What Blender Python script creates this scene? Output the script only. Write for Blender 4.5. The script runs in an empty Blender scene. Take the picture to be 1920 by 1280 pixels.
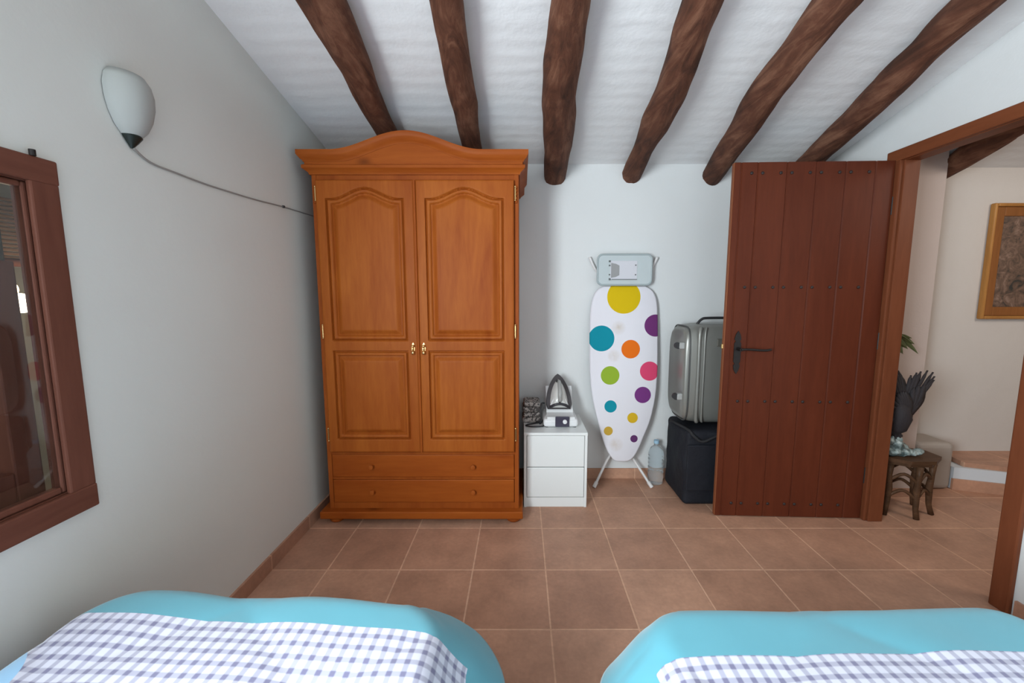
import bpy, bmesh, math, random
from mathutils import Vector, Matrix, noise
random.seed(7)
sc = bpy.context.scene
C = sc.collection
PI = math.pi

# ---------------------------------------------------------------- camera, view, light
cam_d = bpy.data.cameras.new('camera'); cam = bpy.data.objects.new('camera', cam_d); C.objects.link(cam)
PITCH = math.atan(87 / 755)
cam.location = (0, 0, 1.25); cam.rotation_euler = (PI/2 - PITCH, 0, 0)
cam_d.sensor_width = 36; cam_d.lens = 755 / 1920 * 36
cam_d.shift_x = (960 - 977) / 1920; cam_d.clip_start = 0.02
sc.camera = cam
vs = sc.view_settings
vs.view_transform = 'Standard'; vs.look = 'None'; vs.gamma = 1; vs.use_curve_mapping = False
vs.exposure = 0.24

w = bpy.data.worlds.new('world'); sc.world = w; w.use_nodes = True
w.node_tree.nodes['Background'].inputs[0].default_value = (0.75, 0.87, 1.0, 1)
w.node_tree.nodes['Background'].inputs[1].default_value = 0.25

def area(name, loc, target, sx, sy, power, col):
    d = bpy.data.lights.new(name, 'AREA'); d.shape = 'RECTANGLE'; d.size = sx; d.size_y = sy
    d.energy = power; d.color = col
    o = bpy.data.objects.new(name, d); C.objects.link(o); o.location = loc
    o.rotation_euler = (Vector(target) - Vector(loc)).to_track_quat('-Z', 'Y').to_euler()
    return o
# daylight entering by the window beside the beds (behind the camera); then a fill lamp added at the rear wall
area('daylight_side_window', (-1.12, -0.42, 1.36), (1.2, 0.05, 1.40), .95, 1.1, 116, (0.86, 0.95, 1.0))
area('rear_fill', (0.7, -2.1, 1.45), (0.5, 2.0, 1.3), 1.5, 1.2, 9, (0.90, 0.97, 1.0))
# warm fill lamp added to brighten the hall; no window is known there
area('hall_fill', (3.3, 0.9, 2.15), (2.9, 2.2, 0.8), 0.7, 0.7, 13, (1.0, 0.90, 0.80))

# ---------------------------------------------------------------- mesh helpers
OFF = {}
class MB:
    def __init__(s): s.b = bmesh.new()
    def box(s, x0, x1, y0, y1, z0, z1, bev=0, seg=2, rot=None, piv=None):
        r = bmesh.ops.create_cube(s.b, size=1)
        vv = r['verts']
        bmesh.ops.scale(s.b, vec=(x1-x0, y1-y0, z1-z0), verts=vv)
        bmesh.ops.translate(s.b, vec=((x0+x1)/2, (y0+y1)/2, (z0+z1)/2), verts=vv)
        if bev:
            ee = list({e for v in vv for e in v.link_edges})
            rr = bmesh.ops.bevel(s.b, geom=ee, offset=bev, segments=seg, affect='EDGES', profile=0.5)
            vv = list({v for f in rr['faces'] for v in f.verts} | {v for v in vv if v.is_valid})
        if rot is not None:
            bmesh.ops.rotate(s.b, cent=piv or ((x0+x1)/2, (y0+y1)/2, (z0+z1)/2), matrix=rot, verts=vv)
        return s
    def tube(s, pts, rad, n=12, caps=True, fn=None):
        pts = [Vector(p) for p in pts]; m = len(pts)
        rads = rad if isinstance(rad, (list, tuple)) else [rad]*m
        rings = []; up = None
        for i, p in enumerate(pts):
            t = (pts[min(i+1, m-1)] - pts[max(i-1, 0)]).normalized()
            if up is None:
                up = Vector((0, 0, 1)) if abs(t.z) < .9 else Vector((0, 1, 0))
            a = (up - t*up.dot(t)).normalized(); up = a; b_ = t.cross(a)
            ring = []
            for k in range(n):
                th = 2*PI*k/n; rr = rads[i]*(fn(i, th) if fn else 1)
                ring.append(s.b.verts.new(p + a*math.cos(th)*rr + b_*math.sin(th)*rr))
            rings.append(ring)
        for i in range(m-1):
            for k in range(n):
                s.b.faces.new((rings[i][k], rings[i][(k+1) % n], rings[i+1][(k+1) % n], rings[i+1][k]))
        if caps:
            s.b.faces.new(list(reversed(rings[0]))); s.b.faces.new(rings[-1])
        return s
    def lathe(s, prof, cx=0, cy=0, n=24, a0=0, a1=2*PI, sx=1, sy=1):
        full = abs(a1-a0-2*PI) < 1e-4; cols = []
        k_n = n if full else n+1
        for k in range(k_n):
            th = a0 + (a1-a0)*k/n
            cols.append([s.b.verts.new((cx+r*math.cos(th)*sx, cy+r*math.sin(th)*sy, z)) for r, z in prof])
        for k in range(n):
            A = cols[k]; B = cols[(k+1) % k_n]
            for j in range(len(prof)-1):
                s.b.faces.new((A[j], B[j], B[j+1], A[j+1]))
        bmesh.ops.remove_doubles(s.b, verts=[v for c in cols for v in c], dist=1e-5)
        return s
    def prism(s, outline, thick, frame):
        """outline: (u,v) pairs; frame: origin, U, V, N vectors; extruded from 0 to thick along N"""
        o, U, V, N = [Vector(q) for q in frame]
        a = [s.b.verts.new(o+U*u+V*v) for u, v in outline]
        c = [s.b.verts.new(o+U*u+V*v+N*thick) for u, v in outline]
        n = len(a)
        s.b.faces.new(a); s.b.faces.new(list(reversed(c)))
        for i in range(n):
            s.b.faces.new((a[i], c[i], c[(i+1) % n], a[(i+1) % n]))
        return s
    def ball(s, c, r, sx=1, sy=1, sz=1, sub=2, rot=None):
        q = bmesh.ops.create_icosphere(s.b, subdivisions=sub, radius=r)
        bmesh.ops.scale(s.b, vec=(sx, sy, sz), verts=q['verts'])
        if rot is not None: bmesh.ops.rotate(s.b, cent=(0, 0, 0), matrix=rot, verts=q['verts'])
        bmesh.ops.translate(s.b, vec=c, verts=q['verts'])
        return s
    def build(s, name, mat, parent=None, smooth=False, angle=None):
        off = OFF.get(parent.name, Vector((0, 0, 0))) if parent else Vector((0, 0, 0))
        bmesh.ops.translate(s.b, vec=-off, verts=s.b.verts)
        bmesh.ops.recalc_face_normals(s.b, faces=s.b.faces)
        me = bpy.data.meshes.new(name); s.b.to_mesh(me); s.b.free()
        o = bpy.data.objects.new(name, me); C.objects.link(o)
        me.materials.append(mat)
        if smooth or angle:
            for p in me.polygons: p.use_smooth = True
            if angle: me.set_sharp_from_angle(angle=math.radians(angle))
        if parent: o.parent = parent; OFF[o.name] = off
        return o

def tag(o, label, cat, group=None, kind=None):
    if label: o['label'] = label
    if cat: o['category'] = cat
    if group: o['group'] = group
    if kind: o['kind'] = kind
    return o
def thing(name, loc, label, cat, group=None, kind=None):
    o = bpy.data.objects.new(name, None); C.objects.link(o); o.location = loc
    o.empty_display_size = .1
    OFF[o.name] = Vector(loc)
    return tag(o, label, cat, group, kind)
def struct(o): o['kind'] = 'structure'; return o
def smooth01(t): t = max(0, min(1, t)); return t*t*(3-2*t)
def spline(pts, sub=6):
    out = []; P = [Vector(p) for p in pts]; n = len(P)
    for i in range(n-1):
        p0 = P[max(i-1, 0)]; p1 = P[i]; p2 = P[i+1]; p3 = P[min(i+2, n-1)]
        for k in range(sub):
            t = k/sub
            out.append(.5*((2*p1)+(p2-p0)*t+(2*p0-5*p1+4*p2-p3)*t*t+(3*p1-p0-3*p2+p3)*t**3))
    out.append(P[-1]); return out

# ---------------------------------------------------------------- materials
def mat(name, col, rough=.6, metal=0, spec=.5, coat=0):
    m = bpy.data.materials.new(name); m.use_nodes = True
    p = m.node_tree.nodes['Principled BSDF']
    p.inputs['Base Color'].default_value = (*col, 1); p.inputs['Roughness'].default_value = rough
    p.inputs['Metallic'].default_value = metal; p.inputs['Specular IOR Level'].default_value = spec
    p.inputs['Coat Weight'].default_value = coat
    return m
class N:
    def __init__(s, m): s.m = m; s.t = m.node_tree; s.p = s.t.nodes['Principled BSDF']
    def n(s, typ, **kw):
        q = s.t.nodes.new(typ)
        for k, v in kw.items():
            if isinstance(k, str) and hasattr(q, k) and not k.startswith('i_'): setattr(q, k, v)
        return q
    def l(s, a, b): s.t.links.new(a, b)
    def coord(s, out='Object', scale=(1, 1, 1), loc=(0, 0, 0), rot=(0, 0, 0)):
        tc = s.n('ShaderNodeTexCoord'); mp = s.n('ShaderNodeMapping')
        s.l(tc.outputs[out], mp.inputs[0])
        mp.inputs['Location'].default_value = loc; mp.inputs['Scale'].default_value = scale; mp.inputs['Rotation'].default_value = rot
        return mp.outputs[0]
    def noise(s, vec, scale, detail=4, rough=.55, dist=0):
        q = s.n('ShaderNodeTexNoise'); s.l(vec, q.inputs['Vector'])
        q.inputs['Scale'].default_value = scale; q.inputs['Detail'].default_value = detail
        q.inputs['Roughness'].default_value = rough; q.inputs['Distortion'].default_value = dist
        return q.outputs['Fac']
    def ramp(s, fac, stops):
        q = s.n('ShaderNodeValToRGB'); e = q.color_ramp.elements
        while len(e) < len(stops): e.new(.5)
        for i, (pos, c) in enumerate(stops):
            e[i].position = pos; e[i].color = (*c, 1) if len(c) == 3 else c
        s.l(fac, q.inputs[0]); return q.outputs[0]
    def mix(s, fac, a, b, mode='MIX'):
        q = s.n('ShaderNodeMix'); q.data_type = 'RGBA'; q.blend_type = mode
        for sock, v in ((q.inputs[0], fac), (q.inputs[6], a), (q.inputs[7], b)):
            if hasattr(v, 'is_linked'): s.l(v, sock)
            elif isinstance(v, (int, float)): sock.default_value = v
            else: sock.default_value = (*v, 1)
        return q.outputs[2]
    def math(s, op, a, b=0, c=0):
        q = s.n('ShaderNodeMath'); q.operation = op
        for i, v in enumerate((a, b, c)):
            if hasattr(v, 'is_linked'): s.l(v, q.inputs[i])
            else: q.inputs[i].default_value = v
        return q.outputs[0]
    def bump(s, h, strength=.3, dist=.01):
        q = s.n('ShaderNodeBump'); q.inputs['Strength'].default_value = strength; q.inputs['Distance'].default_value = dist
        s.l(h, q.inputs['Height']); s.l(q.outputs[0], s.p.inputs['Normal'])

def plaster(name, col, var=.06, bump=.25, scale=6):
    m = mat(name, col, .85, spec=.25); g = N(m); v = g.coord()
    f = g.noise(v, 2.2, 4); c2 = tuple(c*(1-var) for c in col)
    g.l(g.mix(f, col, c2), g.p.inputs['Base Color'])
    h = g.math('ADD', g.noise(v, scale, 5), g.math('MULTIPLY', g.noise(v, 90, 3), .12))
    g.bump(h, bump, .02); return m
M = {}
M['wall'] = plaster('white_plaster', (.74, .755, .75), bump=.14)
M['wall_side'] = plaster('white_plaster_side', (.745, .765, .722), bump=.13)
M['hall'] = plaster('hall_plaster', (.62, .58, .545), .08)
M['hall_pink'] = plaster('hall_plaster_pinkish', (.56, .47, .43), .06)
def ceiling_mat():
    m = mat('ceiling_plaster', (.82, .83, .83), .85, spec=.2); g = N(m); v = g.coord()
    f = g.noise(v, 3, 4)
    g.l(g.mix(f, (.83, .84, .84), (.77, .785, .79)), g.p.inputs['Base Color'])
    w_ = g.n('ShaderNodeTexWave', wave_type='BANDS', bands_direction='Y'); g.l(v, w_.inputs[0])
    w_.inputs['Scale'].default_value = 4.2; w_.inputs['Distortion'].default_value = 2.5; w_.inputs['Detail'].default_value = 3
    w_.inputs['Detail Scale'].default_value = 1.5
    h = g.math('ADD', g.math('MULTIPLY', w_.outputs[1], .16), g.noise(v, 7, 5))
    g.bump(h, .30, .02); return m
M['ceiling'] = ceiling_mat()
def tile_mat(name, bw, bh, ox, oy, rot=(0, 0, 0), sat=1):
    m = mat(name, (.4, .2, .12), .5, spec=.35); g = N(m); v = g.coord(loc=(-ox, -oy, 0), rot=rot)
    b = g.n('ShaderNodeTexBrick'); b.offset = 0; b.squash = 1; g.l(v, b.inputs['Vector'])
    b.inputs['Scale'].default_value = 1; b.inputs['Brick Width'].default_value = bw; b.inputs['Row Height'].default_value = bh
    b.inputs['Mortar Size'].default_value = .0042; b.inputs['Mortar Smooth'].default_value = .3; b.inputs['Bias'].default_value = -.1
    b.inputs['Color1'].default_value = (.50, .285, .195, 1); b.inputs['Color2'].default_value = (.41, .220, .148, 1)
    b.inputs['Mortar'].default_value = (.64, .39, .27, 1)
    v2 = g.coord()
    n1 = g.ramp(g.noise(v2, 5, 6, .65), [(.3, (.80, .78, .76)), (.7, (1.18, 1.16, 1.12))])
    n2 = g.ramp(g.noise(v2, 60, 3), [(.3, (.93, .93, .93)), (.7, (1.06, 1.06, 1.06))])
    c = g.mix(1, g.mix(1, b.outputs['Color'], n1, 'MULTIPLY'), n2, 'MULTIPLY')
    g.l(c, g.p.inputs['Base Color'])
    g.bump(g.math('SUBTRACT', g.math('MULTIPLY', g.noise(v2, 25, 4), .3), b.outputs['Fac']), .5, .003)
    g.l(g.math('MULTIPLY_ADD', b.outputs['Fac'], .3, .46), g.p.inputs['Roughness'])
    return m
M['floor'] = tile_mat('terracotta_floor_tiles', .333, .331, .112, .057)
M['skirt'] = tile_mat('terracotta_skirting', .333, 5, .112, 0)
M['skirt_side'] = tile_mat('terracotta_skirting_side', 5, .331, 0, .057)

def wood(name, dark, light, axis='Z', rough=.5, coat=.15, fine=1.0, knots=True, contrast=1.0, coat_rough=.25):
    m = mat(name, light, rough, spec=.12, coat=0); g = N(m); g.p.inputs['Coat Roughness'].default_value = coat_rough
    st = .12
    sc_ = {'Z': (1, 1, st), 'X': (st, 1, 1), 'Y': (1, st, 1)}[axis]
    v = g.coord(scale=sc_)
    f1 = g.noise(v, 9*fine, 5, .6, .6); f2 = g.noise(v, 60*fine, 4, .6)
    f = g.math('ADD', g.math('MULTIPLY', f1, .7), g.math('MULTIPLY', f2, .3))
    a = .5-.16/contrast; b = .5+.16/contrast
    col = g.ramp(f, [(a, dark), (b, light)])
    if knots:
        vk = g.coord(scale={'Z': (1, 1, .5), 'X': (.5, 1, 1), 'Y': (1, .5, 1)}[axis])
        vo = g.n('ShaderNodeTexVoronoi'); g.l(vk, vo.inputs['Vector']); vo.inputs['Scale'].default_value = 4.2
        k = g.ramp(vo.outputs['Distance'], [(.02, (1, 1, 1)), (.11, (0, 0, 0))])
        col = g.mix(g.math('MULTIPLY', k, .75), col, tuple(q*.45 for q in dark))
    g.l(col, g.p.inputs['Base Color']); g.bump(f2, .08, .002)
    return m
HL = (.39, .108, .016); HD = (.26, .054, .007)
M['pineZ'] = wood('honey_pine_upright', HD, HL, 'Z')
M['pineX'] = wood('honey_pine_crosswise', (.25, .050, .006), (.36, .088, .012), 'X')
M['pine_dark'] = wood('honey_pine_frame', (.25, .052, .008), (.35, .085, .013), 'Z', knots=False)
M['door'] = wood('reddish_brown_door_wood', (.080, .0175, .008), (.112, .026, .0115), 'Z', .42, .25, knots=False)
M['door_edge'] = wood('reddish_brown_door_edge_wood', (.17, .052, .022), (.24, .080, .035), 'Z', .45, .2, knots=False)
M['doorY'] = wood('reddish_brown_frame_wood', (.15, .044, .018), (.22, .068, .028), 'Y', .45, .2, knots=False)
M['doorZ'] = wood('reddish_brown_jamb_wood', (.13, .038, .016), (.19, .058, .025), 'Z', .45, .2, knots=False)
M['winZ'] = wood('window_wood_upright', (.125, .046, .030), (.180, .070, .046), 'Z', .5, .1, knots=False)
M['winY'] = wood('window_wood_rail', (.125, .046, .030), (.180, .070, .046), 'Y', .5, .1, knots=False)
M['stool'] = wood('dark_carved_wood', (.05, .026, .014), (.12, .060, .032), 'X', .45, .2, fine=3, knots=False)
def log_mat():
    m = mat('rough_brown_log', (.14, .07, .045), .8, spec=.25); g = N(m)
    v = g.coord(scale=(1, .14, 1)); v2 = g.coord()
    f = g.math('ADD', g.math('MULTIPLY', g.noise(v, 22, 6, .65, .8), .6), g.math('MULTIPLY', g.noise(v2, 5, 5, .6), .4))
    g.l(g.ramp(f, [(.36, (.042, .017, .010)), (.50, (.105, .040, .022)), (.62, (.190, .088, .052))]), g.p.inputs['Base Color'])
    g.bump(f, .7, .02); return m
M['log'] = log_mat()
M['stud'] = mat('brown_iron_stud', (.022, .011, .009), .6)
M['brass'] = mat('polished_brass', (.75, .50, .22), .25, 1)
M['iron_dark'] = mat('black_wrought_iron', (.022, .018, .017), .5, .5)
M['white_lac'] = mat('white_lacquer', (.80, .82, .81), .35)
M['white_front'] = mat('white_drawer_front', (.78, .80, .79), .4)
M['white_pl'] = mat('white_plastic', (.74, .74, .74), .35)
M['grey_metal'] = mat('grey_enamelled_metal', (.50, .56, .57), .4)
M['tube_white'] = mat('white_enamelled_tube', (.72, .70, .69), .35)
M['rubber'] = mat('black_rubber', (.02, .02, .022), .55)
M['cable'] = mat('grey_cable', (.30, .29, .27), .5)

# ---------------------------------------------------------------- room shell
XL, XR, YB, YF = -1.15, 1.93, 2.65, -2.2
HX, HY = 4.1, 2.69
def zc(y): return 2.07 + .23*(YB-y)
def wall_x(name, x0, x1, holes, y0, y1, m):
    """wall slab along Y with rectangular holes (ya, yb, za, zb); its top follows the sloping ceiling"""
    mb = MB(); ys = sorted({y0, y1, *[h[0] for h in holes], *[h[1] for h in holes]})
    def slab(a, b, z0, z1a, z1b):
        vs_ = [(x, y, z) for x in (x0, x1) for (y, z) in ((a, z0), (b, z0), (b, z1b), (a, z1a))]
        q = [mb.b.verts.new(p) for p in vs_]
        for f in ((0, 1, 2, 3), (7, 6, 5, 4), (0, 4, 5, 1), (1, 5, 6, 2), (2, 6, 7, 3), (3, 7, 4, 0)):
            mb.b.faces.new([q[i] for i in f])
    for a, b in zip(ys[:-1], ys[1:]):
        hh = [h for h in holes if h[0] <= a+1e-6 and h[1] >= b-1e-6]
        if hh:
            h = hh[0]
            if h[2] > 0: slab(a, b, 0, h[2], h[2])
            slab(a, b, h[3], zc(a)+.02, zc(b)+.02)
        else: slab(a, b, 0, zc(a)+.02, zc(b)+.02)
    return struct(mb.build(name, m))
WY0, WY1, WZ0, WZ1 = .18, .985, .742, 1.525     # opening of the side window in view
wall_x('wall_left', XL-.045, XL, [(WY0, WY1, WZ0, WZ1), (-.92, .06, .9, 2.0)], YF, YB, M['wall_side'])
DY0, DY1, DZ = 1.50, 2.135, 1.930             # doorway
wall_x('wall_right', XR, XR+.07, [(DY0, DY1, 0, DZ)], YF, YB, M['wall'])
b = MB(); b.box(XL-.16, XR+.07, YB, YB+.15, 0, 2.2); struct(b.build('wall_back', M['wall']))
b = MB(); b.box(XL-.16, -.1, YF-.15, YF, 0, 3.3); b.box(1.5, HX, YF-.15, YF, 0, 3.3); b.box(-.1, 1.5, YF-.15, YF, 0, .8); b.box(-.1, 1.5, YF-.15, YF, 2.1, 3.3)
struct(b.build('wall_front', M['wall']))
b = MB(); b.box(XR+.07, 2.54, 2.50, 2.95, 0, 2.3); struct(b.build('wall_hall_left', M['hall_pink']))
b = MB(); b.box(2.54, HX, HY, HY+.2, 0, 2.3); struct(b.build('wall_hall_back', M['hall']))
b = MB(); b.box(HX, HX+.15, YF, HY+.2, 0, 3.3); struct(b.build('wall_hall_right', M['hall']))
b = MB()
b.box(XL-.16, HX+.15, YF-.15, HY+.2, -.1, 0); struct(b.build('floor', M['floor']))
b = MB()
q = [b.b.verts.new(p) for p in ((XL-.16, YF-.15, zc(YF-.15)), (HX+.15, YF-.15, zc(YF-.15)), (HX+.15, 2.95, zc(2.95)), (XL-.16, 2.95, zc(2.95)))]
q2 = [b.b.verts.new((v.co.x, v.co.y, v.co.z+.12)) for v in q]
b.b.faces.new(q); b.b.faces.new(q2)
for i in range(4): b.b.faces.new((q[i], q[(i+1) % 4], q2[(i+1) % 4], q2[i]))
struct(b.build('ceiling', M['ceiling']))
# skirting
b = MB(); b.box(XL, XR, YB-.011, YB, 0, .07); struct(b.build('baseboard_back', M['skirt']))
b = MB(); b.box(XL, XL+.011, YF, YB-.011, 0, .07); struct(b.build('baseboard_left', M['skirt_side']))
b = MB(); b.box(XR-.011, XR, YF, DY0-.06, 0, .07); b.box(XR-.011, XR, DY1+.06, YB-.011, 0, .07); struct(b.build('baseboard_right', M['skirt_side']))
# hall: plaster foot of the wall corner, winder step
b = MB(); b.box(2.54, 2.775, 2.475, HY, 0, .31, .03, 3); struct(b.build('trim_1', plaster('hall_plinth_plaster', (.38, .33, .29))))
b = MB(); b.prism([(2.80, 2.492), (3.60, 2.235), (3.95, 2.235), (3.95, HY), (2.80, HY)], .145, ((0, 0, 0), (1, 0, 0), (0, 1, 0), (0, 0, 1)))
struct(b.build('trim_2', mat('white_riser_paint', (.62, .66, .70), .6)))
st = MB(); st.prism([(2.865, 2.497), (3.60, 2.205), (3.96, 2.205), (3.96, HY), (2.90, HY)], .03, ((0, 0, .146), (1, 0, 0), (0, 1, 0), (0, 0, 1)))
struct(st.build('trim_3', tile_mat('terracotta_tread', .333, .331, .2, .2)))
b = MB(); b.prism([(2.79, 2.480), (3.60, 2.220), (3.60, 2.2345), (2.79, 2.4935)], .072, ((0, 0, 0), (1, 0, 0), (0, 1, 0), (0, 0, 1)))
struct(b.build('baseboard_hall', M['skirt']))

# ---------------------------------------------------------------- doorway frame
fr = thing('door_frame', (XR, (DY0+DY1)/2, 0), 'reddish brown wooden frame lining the open doorway in the right wall', 'door frame')
def jamb(y0, y1, nm='jamb'):
    b = MB(); b.box(XR-.004, XR+.074, y0, y1, 0, DZ+.001, .003); b.build(nm, M['doorZ'], fr)
jamb(DY1-.028, DY1); jamb(DY0, DY0+.028)
b = MB(); b.box(XR-.004, XR+.074, DY0+.028, DY1-.028, DZ-.008, DZ+.0, .001); b.build('header', M['doorY'], fr)
b = MB(); b.box(XR-.022, XR-.001, DY1-.020, DY1+.05, 0, DZ+.052, .005); b.build('casing', M['doorZ'], fr)
b = MB(); b.box(XR-.022, XR-.001, DY0-.05, DY0+.015, 0, DZ+.052, .005); b.build('casing', M['doorZ'], fr)
b = MB(); b.box(XR-.024, XR-.001, DY0-.06, DY1+.06, DZ-.006, DZ+.052, .006); b.build('top_casing', M['doorY'], fr)

# ---------------------------------------------------------------- door leaf, swung open against the back of the room
hinge = Vector((1.905, 2.135)); free = Vector((1.102, 2.165))
d2 = (hinge-free); LW = d2.length; d2.normalize()
DR = thing('door_1', (1.905, 2.135, 0), 'reddish brown plank door with rows of studs, standing open', 'door', kind='structure')
U = Vector((d2.x, d2.y, 0)); Nn = Vector((-d2.y, d2.x, 0)); org = Vector((free.x, free.y, .006))   # Nn points away from the camera
DH = 1.922
def dp(u, v, n): return org + U*u + Vector((0, 0, v)) + Nn*n
def leaf():
    b = MB(); gro = [.120, .267, .414, .561, .708]; us = [0, .004, .026, .030]
    sec = [(0, .004), (.004, 0), (.030, 0), (.033, .004), (.037, .004), (.040, 0)]
    for g in gro: sec += [(g-.005, 0), (g, .006), (g+.005, 0)]
    sec += [(LW-.004, 0), (LW, .004)]
    rows = []
    for z in (0, DH):
        rows.append([b.b.verts.new(dp(u, z, n)) for u, n in sec] + [b.b.verts.new(dp(LW, z, .045)), b.b.verts.new(dp(.018, z, .045)), b.b.verts.new(dp(.018, z, .022)), b.b.verts.new(dp(0, z, .022))])
    n = len(rows[0])
    for i in range(n): b.b.faces.new((rows[0][i], rows[0][(i+1) % n], rows[1][(i+1) % n], rows[1][i]))
    b.b.faces.new(rows[0]); b.b.faces.new(rows[1])
    return b
leaf().build('door_leaf', M['door'], DR)
b = MB()
def lbox(b, u0, u1, v0, v1, n0, n1, bev=.002):
    b.box(u0, u1, n0, n1, v0, v1, bev)
    # move the box just made from leaf space to world
fr_m = Matrix(((U.x, Nn.x, 0, org.x), (U.y, Nn.y, 0, org.y), (0, 0, 1, org.z), (0, 0, 0, 1)))
class LM(MB):
    def build(s, *a, **k):
        bmesh.ops.transform(s.b, matrix=fr_m, verts=s.b.verts); return super().build(*a, **k)
b = LM(); b.box(-.004, .001, .001, .022, .002, DH-.002, .001); b.build('edge_strip', M['door_edge'], DR)
for zz in (1.868, 1.285, .665, .075):
    for i in range(9):
        u = .075 + i*.0735 + (.012 if i % 2 == 0 else -.006)
        b = LM(); b.ball((u, -.0015, zz), .0085, 1, .55, 1, 2); b.build('stud', M['stud'], DR, smooth=True)
b = LM()
pts = []
out = [(-.014, -.095), (-.018, -.07), (-.010, -.062), (-.018, -.05), (-.018, .05), (-.010, .062), (-.018, .072), (-.012, .098), (0, .118), (.012, .098), (.018, .072), (.010, .062), (.018, .05), (.018, -.05), (.010, -.062), (.018, -.07), (.012, -.095), (0, -.118)]
b.prism([(.068+x, .935+z) for x, z in out], .004, ((0, -.005, 0), (1, 0, 0), (0, 0, 1), (0, 1, 0)))
hp = b.build('handle_plate', M['iron_dark'], DR); hp['label'] = 'black iron backplate with pointed ends'
b = LM(); b.tube([(.070, 0, .955), (.070, -.045, .955)], .009, 12)
b.tube(spline([(.070, -.045, .955), (.10, -.050, .958), (.16, -.047, .954), (.20, -.045, .953), (.224, -.042, .957)]), .0062, 10); b.build('lever_handle', M['iron_dark'], DR, angle=50)
b = LM(); b.box(-.012, .002, .005, .017, .955, .980, .002); lb = b.build('latch_bolt', M['brass'], DR); lb['label'] = 'small brass latch bolt on the door edge'
for zz in (.25, 1.0, 1.7):
    b = LM(); b.tube([(LW+.006, .006, zz-.045), (LW+.006, .006, zz+.045)], .007, 12); b.build('hinge', M['iron_dark'], DR, angle=40)

# ---------------------------------------------------------------- window in the left wall
W = thing('window_1', (XL, (WY0+WY1)/2, WZ0), None, None, kind='structure')
b = MB(); T = .014
CY0, CY1, CZ0, CZ1 = WY0-.058, 1.030, .690, 1.573
b.box(XL, XL+T, CY0, CY1, CZ1-.058, CZ1, .004); b.build('casing', M['winY'], W)
b = MB(); b.box(XL, XL+T, CY0, CY1, CZ0, CZ0+.062, .004); b.build('casing', M['winY'], W)
b = MB(); b.box(XL, XL+T-.001, CY1-.062, CY1-.001, CZ0+.060, CZ1-.056, .004); b.build('casing', M['winZ'], W)
b = MB(); b.box(XL, XL+T-.001, CY0+.001, CY0+.062, CZ0+.060, CZ1-.056, .004); b.build('casing', M['winZ'], W)
b = MB()
b.box(XL-.045, XL, WY1-.010, WY1, WZ0, WZ1); b.box(XL-.045, XL, WY0, WY0+.012, WZ0, WZ1)
b.box(XL-.045, XL, WY0+.012, WY1-.010, WZ1-.012, WZ1); b.box(XL-.045, XL, WY0+.012, WY1-.010, WZ0, WZ0+.012)
b.build('lining', M['winZ'], W)
SX0, SX1 = XL-.026, XL-.003
b = MB(); b.box(SX0, SX1, WY1-.022, WY1-.010, WZ0+.013, WZ1-.013, .004)
b.box(SX0, SX1, WY0+.012, WY0+.030, WZ0+.013, WZ1-.013, .004)
b.box(SX0, SX1, WY0+.030, WY1-.022, WZ0+.013, WZ0+.030, .004)
b.box(SX0, SX1, WY0+.030, WY1-.022, WZ1-.026, WZ1-.013, .004)
sash = b.build('sash', M['winZ'], W)
gm = mat('window_glass', (1, 1, 1), .0); gp = gm.node_tree.nodes['Principled BSDF']; gp.inputs['Transmission Weight'].default_value = 1; gp.inputs['IOR'].default_value = 1.45
b = MB(); b.box(SX0+.015, SX0+.019, WY0+.028, WY1-.020, WZ0+.028, WZ1-.024); b.build('pane', gm, sash)
b = MB(); b.box(XL-.10, XL-.055, .915, .972, WZ0+.013, 1.33, .004); b.box(XL-.10, XL-.055, .14, .915, WZ0+.013, WZ0+.088, .004); b.build('inner_frame', M['winZ'], W)
b = MB(); b.tube([(XL+T, .98, 1.572), (XL+T, .98, 1.586)], .006, 10); b.build('hinge_pin', M['iron_dark'], W, angle=40)
# window behind the camera: frame only
W2 = thing('window_2', (XL, -.42, .9), None, None, kind='structure')
b = MB(); b.box(XL-.02, XL+.02, -.98, .115, 1.98, 2.05); b.box(XL-.02, XL+.02, -.98, .115, .84, .90); b.box(XL-.02, XL+.02, -.98, -.92, .90, 1.98); b.box(XL-.02, XL+.02, -.02+.07, .115, .90, 1.98)
b.build('casing', M['winZ'], W2)
# what stands behind the pane: dim porch with slatted blind and a lit bulb
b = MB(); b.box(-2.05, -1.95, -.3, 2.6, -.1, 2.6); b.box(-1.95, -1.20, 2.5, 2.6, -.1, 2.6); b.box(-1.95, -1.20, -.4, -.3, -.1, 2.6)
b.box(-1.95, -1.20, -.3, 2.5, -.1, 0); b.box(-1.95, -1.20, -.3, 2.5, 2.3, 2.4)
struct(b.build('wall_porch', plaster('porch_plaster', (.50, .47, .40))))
BL = thing('slatted_blind', (-1.70, 1.3, 1.35), 'brown slatted blind half lowered behind the window pane', 'blind')
b = MB()
for i in range(15):
    z = 1.368 + i*.0135
    b.box(-1.705, -1.690, .6, 2.3, z, z+.011, .003, 1)
b.build('slat_screen', wood('blind_slats', (.14, .075, .04), (.23, .13, .075), 'Y', .6, 0, knots=False), BL)
b = MB(); b.tube([(-1.695, .6, 1.358), (-1.695, 2.3, 1.358)], .014, 10); b.build('bottom_bar', M['winY'], BL, angle=40)
LP = thing('hanging_bulb', (-1.60, 1.262, 1.262), 'lit bulb glowing warm behind the window pane', 'lamp')
b = MB(); b.tube([(-1.60, 1.262, 2.3), (-1.60, 1.262, 1.315)], .004, 8); b.build('flex', M['rubber'], LP)
b = MB(); b.lathe([(.0, 1.325), (.016, 1.325), (.018, 1.29), (.0, 1.29)], -1.60, 1.262, 16); b.build('socket', M['rubber'], LP, angle=40)
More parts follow.
